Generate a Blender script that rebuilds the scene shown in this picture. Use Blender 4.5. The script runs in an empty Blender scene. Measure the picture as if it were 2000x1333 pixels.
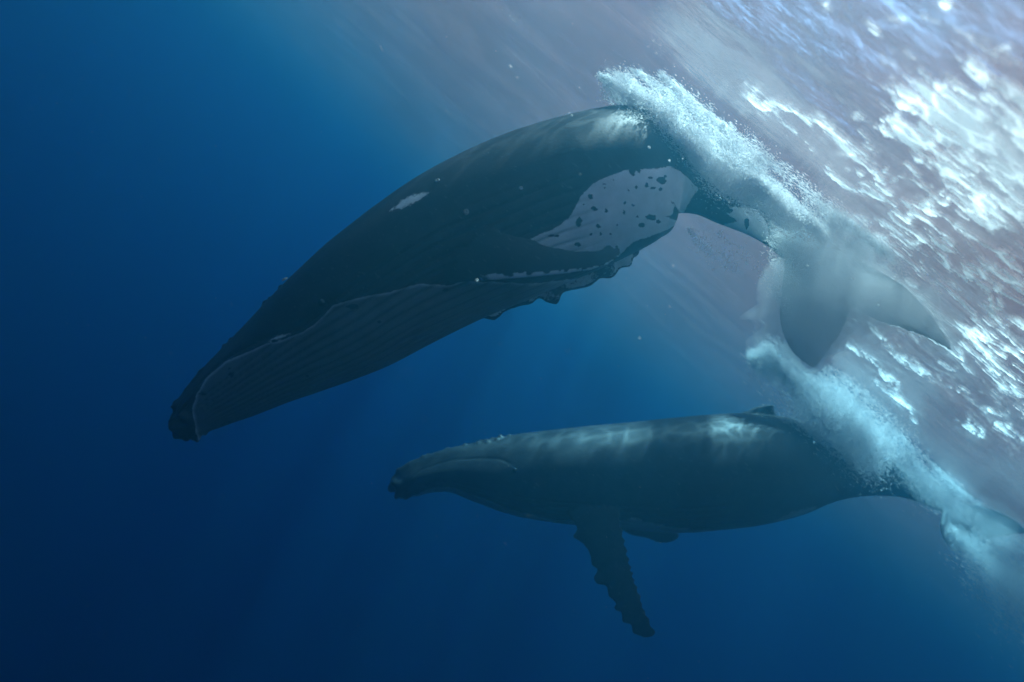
import bpy, math, random
import numpy as np
from mathutils import Vector, Matrix
from mathutils.kdtree import KDTree

rng = np.random.default_rng(7)
S = bpy.context.scene
COL = S.collection

# ------------------------------------------------------------------ camera, sky, sun, exposure
FPX = 1192.0                       # focal length in photo pixels (2000 wide)
DEPTH = 5.0                        # camera depth below the surface
RHO = math.radians(40)             # the diver holds the camera rolled
Rv = np.array([math.cos(RHO), 0, math.sin(RHO)])
Uv = np.array([-math.sin(RHO), 0, math.cos(RHO)])
Fv = np.array([0.0, 1.0, 0.0])
CP = np.array([0.0, 0.0, -DEPTH])
cam = bpy.data.cameras.new('camera')
co = bpy.data.objects.new('camera', cam)
COL.objects.link(co)
S.camera = co
cam.sensor_width = 36
cam.lens = 36 * FPX / 2000
cam.clip_start = 0.05
cam.clip_end = 3000
cam.dof.use_dof = True
cam.dof.focus_distance = 10.5
cam.dof.aperture_fstop = 0.22
co.matrix_world = Matrix(((Rv[0], Uv[0], -Fv[0], CP[0]), (Rv[1], Uv[1], -Fv[1], CP[1]),
                          (Rv[2], Uv[2], -Fv[2], CP[2]), (0, 0, 0, 1)))
WATER_S = (.0020, .0128, .0198)       # scattering per metre
WATER_A = (.100, .040, .0198)         # absorption per metre
WATER_G = .81                       # strongly forward scattering
GLOW_FILM = (.070, .034, .034)
GLOW_FILM_LO, GLOW_FILM_HI = .40, .58
SKY = .05
FOAM_T = .55
MIST = .9
SHAFT = 6.3
BUB_A = .34
SUN_EL, SUN_AZ = math.radians(66), math.radians(-36)
w = bpy.data.worlds.new('World')
S.world = w
w.use_nodes = True
bg = w.node_tree.nodes['Background']
sky = w.node_tree.nodes.new('ShaderNodeTexSky')
sky.sky_type = 'NISHITA'
sky.sun_disc = False
sky.sun_elevation = SUN_EL
sky.sun_rotation = SUN_AZ
w.node_tree.links.new(sky.outputs[0], bg.inputs[0])
bg.inputs[1].default_value = SKY
sl = bpy.data.lights.new('sun', 'SUN')
so = bpy.data.objects.new('sun', sl)
COL.objects.link(so)
sl.energy = 5.0
sl.color = (1, .9, .8)
sl.angle = math.radians(1.0)            # a little wider than the bare sun: light that came through ripples
sdir = Vector((math.cos(SUN_EL) * math.sin(SUN_AZ), math.cos(SUN_EL) * math.cos(SUN_AZ), math.sin(SUN_EL)))
so.rotation_euler = sdir.to_track_quat('Z', 'Y').to_euler()
so.location = (0, 8, 40)
S.view_settings.view_transform = 'Standard'
S.view_settings.look = 'None'
S.view_settings.gamma = 1
S.view_settings.use_curve_mapping = False
S.view_settings.exposure = 3.45
cy = S.cycles
cy.use_denoising = True
cy.volume_bounces = 6
cy.max_bounces = 18
cy.diffuse_bounces = 14
cy.transmission_bounces = 14
cy.transparent_max_bounces = 48
cy.sample_clamp_indirect = 8

# ------------------------------------------------------------------ helpers


def at(px, py, d):
    """a measured point: photo pixel and forward distance -> world"""
    px = np.asarray(px, float)
    py = np.asarray(py, float)
    d = np.asarray(d, float)
    return CP + d[..., None] * (Fv + Rv * ((px - 1000) / FPX)[..., None] + Uv * ((667 - py) / FPX)[..., None])


def on_surface(px, py, z=0.0):
    px = np.asarray(px, float)
    py = np.asarray(py, float)
    k = (Rv[2] * (px - 1000) + Uv[2] * (667 - py)) / FPX
    k = np.maximum(k, 1e-3)
    return at(px, py, (DEPTH + z) / k)


def nrm(a):
    return a / np.maximum(np.linalg.norm(a, axis=-1, keepdims=True), 1e-9)


def spline(pts, n):
    """Catmull-Rom through points (any dimension), uniform in chord length, n samples"""
    p = np.asarray(pts, float)
    seg = np.linalg.norm(np.diff(p[:, :min(3, p.shape[1])], axis=0), axis=1)
    t = np.concatenate([[0], np.cumsum(seg)])
    t /= t[-1]
    m = np.gradient(p, t, axis=0) if len(p) > 2 else np.repeat((p[1:] - p[:1]), 2, 0)
    x = np.linspace(0, 1, n)
    i = np.clip(np.searchsorted(t, x, side='right') - 1, 0, len(p) - 2)
    h = (t[i + 1] - t[i])
    s = ((x - t[i]) / h)[:, None]
    h = h[:, None]
    return ((2 * s**3 - 3 * s**2 + 1) * p[i] + (s**3 - 2 * s**2 + s) * h * m[i]
            + (-2 * s**3 + 3 * s**2) * p[i + 1] + (s**3 - s**2) * h * m[i + 1])


def sstep(a, b, x):
    t = np.clip((x - a) / (b - a), 0, 1)
    return t * t * (3 - 2 * t)


_perm = np.random.default_rng(3).random((256, 256))


def vnoise(x, y):
    """smooth value noise 0..1"""
    xi = np.floor(x).astype(int)
    yi = np.floor(y).astype(int)
    fx = x - xi
    fy = y - yi
    fx = fx * fx * (3 - 2 * fx)
    fy = fy * fy * (3 - 2 * fy)
    g = lambda a, b: _perm[a & 255, b & 255]
    return ((g(xi, yi) * (1 - fx) + g(xi + 1, yi) * fx) * (1 - fy)
            + (g(xi, yi + 1) * (1 - fx) + g(xi + 1, yi + 1) * fx) * fy)


def fbm(x, y, o=4, gain=.5):
    v = 0
    a = 1
    tot = 0
    for k in range(o):
        v = v + a * vnoise(x * 2**k + 17.3 * k, y * 2**k + 9.1 * k)
        tot += a
        a *= gain
    return v / tot


def mesh_np(name, verts, quads, smooth=True):
    me = bpy.data.meshes.new(name)
    nv, (nf, k) = len(verts), quads.shape
    me.vertices.add(nv)
    me.vertices.foreach_set('co', np.ascontiguousarray(verts, np.float32).ravel())
    me.loops.add(nf * k)
    me.loops.foreach_set('vertex_index', np.ascontiguousarray(quads, np.int32).ravel())
    me.polygons.add(nf)
    me.polygons.foreach_set('loop_start', np.arange(0, nf * k, k, dtype=np.int32))
    if smooth:
        me.polygons.foreach_set('use_smooth', np.ones(nf, bool))
    me.update(calc_edges=True)
    return me


def attr(me, name, vals):
    a = me.attributes.new(name, 'FLOAT', 'POINT')
    a.data.foreach_set('value', np.ascontiguousarray(vals, np.float32))


def link(name, me, mat=None, parent=None, **props):
    o = bpy.data.objects.new(name, me)
    COL.objects.link(o)
    if mat:
        me.materials.append(mat)
    if parent:
        o.parent = parent
    for k, v in props.items():
        o[k] = v
    return o


def newmat(name):
    m = bpy.data.materials.new(name)
    m.use_nodes = True
    t = m.node_tree
    t.nodes.clear()
    out = t.nodes.new('ShaderNodeOutputMaterial')

    def N(kind, **kw):
        n = t.nodes.new('ShaderNode' + kind)
        for k, v in kw.items():
            if k.startswith('i_'):
                key = k[2:].replace('_', ' ')
                n.inputs[int(key) if key.isdigit() else key].default_value = v
            else:
                setattr(n, k, v)
        return n
    L = lambda a, b: t.links.new(a, b)
    return m, out, N, L


# ------------------------------------------------------------------ the water body (closed box of even density)
def build_haze():
    X = 200
    v = np.array([(x, y, z) for z in (-150, .45) for y in (-X, X) for x in (-X, X)], float)
    f = np.array([(0, 2, 3, 1), (4, 5, 7, 6), (0, 1, 5, 4), (2, 6, 7, 3), (0, 4, 6, 2), (1, 3, 7, 5)])
    m, out, N, L = newmat('clear_ocean_water')
    s, ab = np.array(WATER_S), np.array(WATER_A)
    D = float((s + ab).max())
    c = s / D
    a = np.clip(1 - ab / (D * (1 - c)), 0, 1)**2
    pv = N('VolumePrincipled', i_Density=D, i_Anisotropy=WATER_G)
    pv.inputs['Color'].default_value = (*c, 1)
    pv.inputs['Absorption Color'].default_value = (*a, 1)
    L(pv.outputs[0], out.inputs['Volume'])
    link('haze', mesh_np('haze', v, f, False), m, kind='stuff',
         label='clear deep blue sea water filling the whole view', category='water')


build_haze()


# ------------------------------------------------------------------ the surface seen from below
def wave_z(x, y):
    z = .10 * np.sin(.55 * y + .12 * x + 1.3) + .05 * np.sin(1.3 * y - .35 * x + .4)
    z += .10 * (fbm(x * .35 + 5, y * 1.0 + 3, 3) - .5)
    z += .05 * (fbm(x * 1.1 + 1, y * 2.6 + 8, 3) - .5)
    return z


def build_surface():
    nr, na = 330, 420
    r = .15 * (190 / .15)**(np.linspace(0, 1, nr))
    a = np.linspace(0, 2 * np.pi, na, endpoint=False)
    rr, aa = np.meshgrid(r, a, indexing='ij')
    x, y = rr * np.sin(aa), 4 + rr * np.cos(aa)
    z = wave_z(x, y) * sstep(120, 30, rr)
    v = np.concatenate([np.stack([x, y, z], -1).reshape(-1, 3), [[0, 4, float(wave_z(np.array(0.), np.array(4.)))]]])
    i, j = np.meshgrid(np.arange(nr - 1), np.arange(na), indexing='ij')
    j2 = (j + 1) % na
    q = np.stack([i * na + j, i * na + j2, (i + 1) * na + j2, (i + 1) * na + j], -1).reshape(-1, 4)
    jj = np.arange(na)
    cap = np.stack([np.full(na, nr * na), np.full(na, nr * na), (jj + 1) % na, jj], -1)
    me = mesh_np('water', v, q)
    m, out, N, L = newmat('sea_surface')
    tc = N('TexCoord')
    mp = N('Mapping')
    mp.inputs['Scale'].default_value = (.5, 1.6, 1)
    L(tc.outputs['Object'], mp.inputs[0])
    n1 = N('TexNoise', i_Scale=2.2, i_Detail=6.0, i_Roughness=.6)
    L(mp.outputs[0], n1.inputs['Vector'])
    bp = N('Bump', i_Strength=.4, i_Distance=.10)
    L(n1.outputs[0], bp.inputs['Height'])
    fr = N('Fresnel', i_IOR=1.333)
    L(bp.outputs[0], fr.inputs['Normal'])
    gl = N('BsdfGlossy', i_Roughness=.2)
    L(bp.outputs[0], gl.inputs['Normal'])
    tr = N('BsdfTransparent')
    # net of ripple light painted into the transparent colour, dappling what lies below
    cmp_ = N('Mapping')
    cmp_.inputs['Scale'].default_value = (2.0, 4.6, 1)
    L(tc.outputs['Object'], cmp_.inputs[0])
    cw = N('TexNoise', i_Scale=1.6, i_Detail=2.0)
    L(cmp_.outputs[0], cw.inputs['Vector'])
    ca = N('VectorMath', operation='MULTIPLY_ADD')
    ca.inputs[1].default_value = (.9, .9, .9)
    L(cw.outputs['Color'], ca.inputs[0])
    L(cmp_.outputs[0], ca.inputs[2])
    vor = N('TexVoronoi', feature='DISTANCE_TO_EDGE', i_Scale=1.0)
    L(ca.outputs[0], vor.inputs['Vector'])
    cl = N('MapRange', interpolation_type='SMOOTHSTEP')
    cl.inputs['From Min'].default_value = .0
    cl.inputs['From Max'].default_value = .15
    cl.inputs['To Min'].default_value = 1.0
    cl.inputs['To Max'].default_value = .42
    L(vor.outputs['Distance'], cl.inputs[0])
    big = N('TexNoise', i_Scale=.55, i_Detail=1.0)  # broad bands of shade painted into the transparency to cast light shafts
    bmp = N('Mapping')
    bmp.inputs['Scale'].default_value = (.75, .08, 1)
    bmp.inputs['Location'].default_value = (0, 0, SHAFT)
    L(tc.outputs['Object'], bmp.inputs[0])
    L(bmp.outputs[0], big.inputs['Vector'])
    bm_ = N('MapRange')
    bm_.inputs['From Min'].default_value = .42
    bm_.inputs['From Max'].default_value = .57
    bm_.inputs['To Min'].default_value = .16
    bm_.inputs['To Max'].default_value = 1.0
    L(big.outputs[0], bm_.inputs[0])
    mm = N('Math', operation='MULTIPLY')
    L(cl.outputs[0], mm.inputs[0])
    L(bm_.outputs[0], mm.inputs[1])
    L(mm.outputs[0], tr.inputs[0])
    mx = N('MixShader')
    L(fr.outputs[0], mx.inputs[0])
    L(tr.outputs[0], mx.inputs[1])
    L(gl.outputs[0], mx.inputs[2])
    # added streaky film along the swell, reddish to paint in warm sun glow
    mp2 = N('Mapping')
    mp2.inputs['Scale'].default_value = (.35, .9, 1)
    L(tc.outputs['Object'], mp2.inputs[0])
    wz = N('TexNoise', i_Scale=.9, i_Detail=2.0)
    L(mp2.outputs[0], wz.inputs['Vector'])
    add = N('VectorMath', operation='MULTIPLY_ADD')
    add.inputs[1].default_value = (1.1, 1.1, 1.1)
    L(wz.outputs['Color'], add.inputs[0])
    L(mp2.outputs[0], add.inputs[2])
    n2 = N('TexNoise', i_Scale=1.3, i_Detail=5.0, i_Roughness=.55)
    L(add.outputs[0], n2.inputs['Vector'])
    mr = N('MapRange')
    mr.inputs['From Min'].default_value = .42
    mr.inputs['From Max'].default_value = .80
    mr.inputs['To Min'].default_value = GLOW_FILM_LO
    mr.inputs['To Max'].default_value = GLOW_FILM_HI
    L(n2.outputs[0], mr.inputs[0])
    tl = N('BsdfTranslucent')
    tl.inputs[0].default_value = (*GLOW_FILM, 1)
    m2 = N('MixShader')
    L(mr.outputs[0], m2.inputs[0])
    L(mx.outputs[0], m2.inputs[1])
    L(tl.outputs[0], m2.inputs[2])
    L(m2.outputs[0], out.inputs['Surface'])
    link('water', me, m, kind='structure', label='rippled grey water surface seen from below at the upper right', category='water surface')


build_surface()


# ------------------------------------------------------------------ whales
def skin_material(name, dark, pale):
    m, out, N, L = newmat(name)
    tc = N('TexCoord')
    n1 = N('TexNoise', i_Scale=9.0, i_Detail=6.0, i_Roughness=.65)
    L(tc.outputs['Object'], n1.inputs['Vector'])
    n3 = N('TexNoise', i_Scale=34.0, i_Detail=4.0)
    L(tc.outputs['Object'], n3.inputs['Vector'])
    at_ = N('Attribute', attribute_name='pale')
    # ragged edge of the pale markings
    ma = N('Math', operation='MULTIPLY_ADD')
    ma.inputs[1].default_value = .62
    L(n1.outputs[0], ma.inputs[0])
    L(at_.outputs['Fac'], ma.inputs[2])
    ma2 = N('Math', operation='MULTIPLY_ADD')
    ma2.inputs[1].default_value = .36
    L(n3.outputs[0], ma2.inputs[0])
    L(ma.outputs[0], ma2.inputs[2])
    mr = N('MapRange', interpolation_type='SMOOTHSTEP')
    mr.inputs['From Min'].default_value = .84
    mr.inputs['From Max'].default_value = 1.0
    L(ma2.outputs[0], mr.inputs[0])
    # mottled dark skin
    cr = N('ValToRGB')
    cr.color_ramp.elements[0].position = .35
    cr.color_ramp.elements[0].color = (*[c * .75 for c in dark], 1)
    cr.color_ramp.elements[1].position = .72
    cr.color_ramp.elements[1].color = (*[c * 1.5 for c in dark], 1)
    n4 = N('TexNoise', i_Scale=3.0, i_Detail=8.0, i_Roughness=.7)
    L(tc.outputs['Object'], n4.inputs['Vector'])
    L(n4.outputs[0], cr.inputs[0])
    # fine pale scratches and nicks
    mp = N('Mapping')
    mp.inputs['Scale'].default_value = (5, 38, 20)
    mp.inputs['Rotation'].default_value = (.3, .5, .7)
    L(tc.outputs['Object'], mp.inputs[0])
    vs = N('TexNoise', i_Scale=1.0, i_Detail=3.0, i_Roughness=.6)
    L(mp.outputs[0], vs.inputs['Vector'])
    sr = N('MapRange')
    sr.inputs['From Min'].default_value = .62
    sr.inputs['From Max'].default_value = .74
    sr.inputs['To Max'].default_value = .34
    L(vs.outputs[0], sr.inputs[0])
    mxs = N('MixRGB')
    L(sr.outputs[0], mxs.inputs[0])
    L(cr.outputs[0], mxs.inputs[1])
    mxs.inputs[2].default_value = (.22, .22, .22, 1)
    crp = N('ValToRGB')
    crp.color_ramp.elements[0].position = .3
    crp.color_ramp.elements[0].color = (*[c * .66 for c in pale], 1)
    crp.color_ramp.elements[1].position = .75
    crp.color_ramp.elements[1].color = (*pale, 1)
    L(n4.outputs[0], crp.inputs[0])
    at2 = N('Attribute', attribute_name='tone')
    tm = N('MixRGB', blend_type='MULTIPLY')
    tm.inputs[0].default_value = 1
    L(crp.outputs[0], tm.inputs[1])
    L(at2.outputs['Fac'], tm.inputs[2])
    mx = N('MixRGB')
    L(mr.outputs[0], mx.inputs[0])
    L(mxs.outputs[0], mx.inputs[1])
    L(tm.outputs[0], mx.inputs[2])
    bp = N('Bump', i_Strength=.10, i_Distance=.03)
    L(n3.outputs[0], bp.inputs['Height'])
    b = N('BsdfPrincipled', i_Roughness=.5)
    b.inputs['Specular IOR Level'].default_value = .18
    L(mx.outputs[0], b.inputs['Base Color'])
    L(bp.outputs[0], b.inputs['Normal'])
    L(b.outputs[0], out.inputs['Surface'])
    return m


def poly_sd(P, poly):
    """signed distance (inside positive) of points to a closed polygon"""
    poly = np.asarray(poly, float)
    n = len(poly)
    d = np.full(len(P), 1e9)
    ins = np.zeros(len(P), bool)
    for i in range(n):
        a, b = poly[i], poly[(i + 1) % n]
        e = b - a
        wv = P - a
        t = np.clip((wv @ e) / max(e @ e, 1e-12), 0, 1)
        d = np.minimum(d, np.hypot(*(wv - t[:, None] * e).T))
        if a[1] != b[1]:
            c = (P[:, 1] >= min(a[1], b[1])) & (P[:, 1] < max(a[1], b[1]))
            xx = a[0] + (P[:, 1] - a[1]) / (b[1] - a[1]) * e[0]
            ins ^= c & (P[:, 0] < xx)
    return np.where(ins, d, -d)


def blade(lead, trail, thick, n=70, k=13):
    """closed fin between a leading and a trailing edge: rows of an aerofoil section"""
    A, B = spline(lead, n), spline(trail, n)
    ch = B - A
    mid = (A + B) / 2
    span = nrm(np.gradient(mid, axis=0))
    nor = nrm(np.cross(nrm(ch), span))
    cl = np.linalg.norm(ch, axis=1)
    x = (1 - np.cos(np.linspace(0, np.pi, k))) / 2
    prof = 1.5 * (.45 * np.sqrt(x) * (1 - x) + .75 * x * (1 - x)**1.2)
    prof[0] = prof[-1] = 0
    s = np.linspace(0, 1, n)
    th = np.minimum(thick * (1 - .75 * s), .22 * cl)
    th = th * np.sqrt(np.clip((1 - s) * 9, 0, 1))
    ring = []
    for j in list(range(k)) + list(range(k - 2, 0, -1)):
        pass
    up = [A + ch * x[j] + nor * (th * prof[j])[:, None] for j in range(k)]
    dn = [A + ch * x[j] - nor * (th * prof[j])[:, None] for j in range(k - 2, 0, -1)]
    V = np.stack(up + dn, 1)
    m = V.shape[1]
    i, j = np.meshgrid(np.arange(n - 1), np.arange(m), indexing='ij')
    j2 = (j + 1) % m
    q = np.stack([i * m + j, i * m + j2, (i + 1) * m + j2, (i + 1) * m + j], -1).reshape(-1, 4)
    v = V.reshape(-1, 3)
    c0, c1 = len(v), len(v) + 1
    v = np.concatenate([v, [V[0].mean(0)], [V[-1].mean(0)]])
    jj = np.arange(m)
    t0 = np.stack([jj, np.full(m, c0), np.full(m, c0), (jj + 1) % m], -1)
    t1 = np.stack([(n - 1) * m + (jj + 1) % m, np.full(m, c1), np.full(m, c1), (n - 1) * m + jj], -1)
    cx = np.concatenate([x, x[k - 2:0:-1]])
    info = np.concatenate([np.stack(np.broadcast_arrays(s[:, None], cx[None, :]), -1).reshape(-1, 2), [[0, .5], [1, .5]]])
    return v, [q, t0, t1], info


class Whale:
    def __init__(self, stations, ratio, tilt, nu=260, mu=96):
        """stations: (top x, top y, bottom x, bottom y, distance); ratio/tilt: pairs (u, value)"""
        st = np.array(stations, float)
        c2 = (st[:, :2] + st[:, 2:4]) / 2
        tan = nrm(np.gradient(c2, axis=0))
        per = np.stack([tan[:, 1], -tan[:, 0]], 1)
        per *= np.sign(((st[:, :2] - st[:, 2:4]) * per).sum(1))[:, None]
        H = ((st[:, :2] - st[:, 2:4]) * per).sum(1) / 2
        T = ((st[:, :2] - c2) * 1).copy()
        data = spline(np.column_stack([c2, np.zeros(len(st)), H, st[:, 4]]), nu)
        self.c2, self.H, self.d = data[:, :2], data[:, 3], data[:, 4]
        self.tan2 = nrm(np.gradient(self.c2, axis=0))
        self.per2 = np.stack([self.tan2[:, 1], -self.tan2[:, 0]], 1)
        if (self.per2[0] * per[0]).sum() < 0:
            self.per2 *= -1
        u = self.u = np.linspace(0, 1, nu)
        self.rat = np.interp(u, *zip(*ratio))
        self.tau = np.radians(np.interp(u, *zip(*tilt)))
        self.C = at(self.c2[:, 0], self.c2[:, 1], self.d)
        self.T = nrm(np.gradient(self.C, axis=0))
        D = (np.cos(self.tau)[:, None] * (self.per2[:, :1] * Rv - self.per2[:, 1:] * Uv)
             + np.sin(self.tau)[:, None] * Fv)
        D = nrm(D - (D * self.T).sum(1)[:, None] * self.T)
        self.D = D
        L = nrm(np.cross(self.T, D))
        if L[nu // 2] @ Fv > 0:
            L = -L
        self.L = L                                              # towards the side we see
        Hm = self.H * self.d / FPX
        self.h = Hm / np.sqrt(np.cos(self.tau)**2 + self.rat**2 * np.sin(self.tau)**2)
        self.b = self.h * self.rat
        self.length = np.linalg.norm(np.diff(self.C, axis=0), axis=1).sum()
        self.mu = mu
        self.parts = []

    def section(self, headk=0.35):
        nu, mu = len(self.u), self.mu
        ph = np.linspace(0, 2 * np.pi, mu, endpoint=False)
        cv, sv = np.cos(ph), np.sin(ph)
        hk = headk * sstep(.30, .05, self.u)
        nar = 1 - hk[:, None] * sstep(-.2, .8, cv)[None, :]
        V = (self.C[:, None] + self.D[:, None] * (self.h[:, None] * cv)[..., None]
             + self.L[:, None] * (self.b[:, None] * nar * sv)[..., None])
        i, j = np.meshgrid(np.arange(nu - 1), np.arange(mu), indexing='ij')
        j2 = (j + 1) % mu
        q = np.stack([i * mu + j, i * mu + j2, (i + 1) * mu + j2, (i + 1) * mu + j], -1).reshape(-1, 4)
        v = V.reshape(-1, 3)
        c0, c1 = len(v), len(v) + 1
        v = np.concatenate([v, [V[0].mean(0) - self.T[0] * self.h[0] * .35], [V[-1].mean(0)]])
        jj = np.arange(mu)
        t0 = np.stack([jj, np.full(mu, c0), np.full(mu, c0), (jj + 1) % mu], -1)
        t1 = np.stack([(nu - 1) * mu + (jj + 1) % mu, np.full(mu, c1), np.full(mu, c1), (nu - 1) * mu + jj], -1)
        self.parts.append((v, [q, t0, t1], None))

    def fin(self, lead, trail, thick, **kw):
        P = lambda a: at(*np.array(a, float).T)
        self.parts.append(blade(P(lead), P(trail), thick, **kw))

    def build(self, voxel):
        vs, fs, pid, off = [], [], [], 0
        inf = []
        for k, (v, q, info) in enumerate(self.parts):
            vs.append(v)
            for a in q:
                fs += [tuple(dict.fromkeys(r)) for r in (a + off).tolist()]
            pid.append(np.full(len(v), k))
            inf.append(info if info is not None else np.zeros((len(v), 2)))
            off += len(v)
        v = np.concatenate(vs)
        pid = np.concatenate(pid)
        inf = np.concatenate(inf)
        me = bpy.data.meshes.new('tmp')
        me.from_pydata(v.tolist(), [], fs)
        import bmesh
        bm = bmesh.new()
        bm.from_mesh(me)
        bmesh.ops.recalc_face_normals(bm, faces=bm.faces)
        bm.to_mesh(me)
        bm.free()
        o = bpy.data.objects.new('tmp', me)
        COL.objects.link(o)
        md = o.modifiers.new('r', 'REMESH')
        md.mode = 'VOXEL'
        md.voxel_size = voxel
        sm = o.modifiers.new('s', 'SMOOTH')
        sm.factor = .5
        sm.iterations = 2
        dg = bpy.context.evaluated_depsgraph_get()
        ev = o.evaluated_get(dg)
        res = bpy.data.meshes.new_from_object(ev)
        bpy.data.objects.remove(o)
        bpy.data.meshes.remove(me)
        n = len(res.vertices)
        X = np.empty(n * 3, np.float32)
        res.vertices.foreach_get('co', X)
        X = X.reshape(-1, 3).astype(float)
        # which part and where on it
        kd = KDTree(len(v))
        for i, p in enumerate(v):
            kd.insert(p, i)
        kd.balance()
        idx = np.array([kd.find(p)[1] for p in X])
        self.X, self.pid, self.inf = X, pid[idx], inf[idx]
        # body coordinates
        iu = np.empty(n, int)
        for s in range(0, n, 20000):
            dd = ((X[s:s + 20000, None] - self.C[None]) ** 2).sum(-1)
            iu[s:s + 20000] = dd.argmin(1)
        rel = X - self.C[iu]
        du = (rel * self.T[iu]).sum(1) / self.length
        self.pu = np.clip(self.u[iu] + du, 0, 1)
        self.ph = np.arctan2((rel * self.L[iu]).sum(1) / np.maximum(self.b[iu], .05),
                             (rel * self.D[iu]).sum(1) / np.maximum(self.h[iu], .05))
        nn = np.empty(n * 3, np.float32)
        res.vertices.foreach_get('normal', nn)
        self.Nrm = nn.reshape(-1, 3).astype(float)
        self.me = res
        self.disp = np.zeros(n)
        self.body = (self.pid == 0)
        return res

    def chart(self, px, py):
        """a point measured on the photo -> body chart (metres along, metres round)"""
        p = np.array([px, py], float)
        i = ((self.c2 - p) ** 2).sum(1).argmin()
        t = ((p - self.c2[i]) @ self.per2[i]) / self.H[i]
        f = self.tau[i] + math.acos(max(-1, min(1, t)))
        uu = self.u[i] + ((p - self.c2[i]) @ self.tan2[i]) * self.d[i] / FPX / self.length
        return uu * self.length, f * 1.0

    def survey(self):
        """where each point of the flank was measured on the photo, and whether it is on the side seen"""
        rel = self.X - CP
        f = rel @ Fv
        return (1000 + FPX * (rel @ Rv) / f, 667 - FPX * (rel @ Uv) / f, (rel * self.Nrm).sum(1) < .02 * f)

    def surf(self, px, py, lift=0.0):
        a, f = self.chart(px, py)
        i = int(np.clip(a / self.length, 0, 1) * (len(self.u) - 1))
        rad = self.D[i] * self.h[i] * math.cos(f) + self.L[i] * self.b[i] * math.sin(f)
        return self.C[i] + rad * (1 + lift / np.linalg.norm(rad)), nrm(rad), self.T[i]

    def finish(self, name, mat, pale, tone, **props):
        X = self.X + self.Nrm * self.disp[:, None]
        org = self.C[len(self.u) // 2]
        self.org = org
        self.me.vertices.foreach_set('co', np.ascontiguousarray(X - org, np.float32).ravel())
        self.me.polygons.foreach_set('use_smooth', np.ones(len(self.me.polygons), bool))
        attr(self.me, 'pale', pale)
        attr(self.me, 'tone', tone)
        self.me.update()
        self.me.materials.clear()
        self.me.name = name
        o = link(name, self.me, mat, **props)
        o.location = org
        return o


def ellipsoid(name, r, mat, parent, loc, axes, nseg=14, nring=9):
    th = np.linspace(0, np.pi, nring)
    ph = np.linspace(0, 2 * np.pi, nseg, endpoint=False)
    v = np.array([[math.sin(a) * math.cos(b), math.sin(a) * math.sin(b), math.cos(a)] for a in th for b in ph]) * r
    v = v @ np.array(axes)
    q = [[i * nseg + j, (i + 1) * nseg + j, (i + 1) * nseg + (j + 1) % nseg, i * nseg + (j + 1) % nseg]
         for i in range(nring - 1) for j in range(nseg)]
    o = link(name, mesh_np(name, v, np.array(q)), mat, parent)
    o.location = loc
    return o


def barnacle(mat, parent, loc, normal, r):
    """low crater-shaped ring"""
    n = nrm(np.array(normal))
    a = nrm(np.cross(n, [.3, .1, .9]))
    b = np.cross(n, a)
    prof = [(1.0, -.1), (.85, .30), (.6, .42), (.42, .34), (.3, .05), (0.02, 0)]
    k = 12
    v = [(a * math.cos(t) + b * math.sin(t)) * r * pr + n * r * pz
         for pr, pz in prof for t in np.linspace(0, 2 * np.pi, k, endpoint=False)]
    q = [[i * k + j, (i + 1) * k + j, (i + 1) * k + (j + 1) % k, i * k + (j + 1) % k]
         for i in range(len(prof) - 1) for j in range(k)]
    o = link('barnacle', mesh_np('barnacle', np.array(v), np.array(q)), mat, parent)
    o.location = loc
    return o


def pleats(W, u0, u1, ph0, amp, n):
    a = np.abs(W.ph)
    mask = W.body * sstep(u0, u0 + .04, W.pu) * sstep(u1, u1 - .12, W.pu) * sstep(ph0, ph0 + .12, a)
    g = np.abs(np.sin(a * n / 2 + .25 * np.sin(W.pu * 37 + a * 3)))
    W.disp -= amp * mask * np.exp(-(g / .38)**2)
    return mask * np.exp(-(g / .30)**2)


def bumps(W, pts, r, amp):
    for (u, f) in pts:
        i = int(u * (len(W.u) - 1))
        p = W.C[i] + W.D[i] * W.h[i] * math.cos(f) + W.L[i] * W.b[i] * math.sin(f)
        d2 = ((W.X - p) ** 2).sum(1)
        W.disp += amp * np.exp(-d2 / (r * r)) * W.body


def soft(sd, wdt=.10):
    return np.clip(.5 + sd / wdt, 0, 1)


m_eye, out, N, L = newmat('dark_wet_eye')
b = N('BsdfPrincipled', i_Roughness=.12)
b.inputs['Base Color'].default_value = (.01, .009, .008, 1)
L(b.outputs[0], out.inputs['Surface'])
m_barn, out, N, L = newmat('barnacle_shell')
b = N('BsdfPrincipled', i_Roughness=.8)
tn = N('TexNoise', i_Scale=60.0)
cr = N('ValToRGB')
cr.color_ramp.elements[0].color = (.16, .16, .15, 1)
cr.color_ramp.elements[1].color = (.5, .5, .47, 1)
L(tn.outputs[0], cr.inputs[0])
L(cr.outputs[0], b.inputs['Base Color'])
L(b.outputs[0], out.inputs['Surface'])


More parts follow.
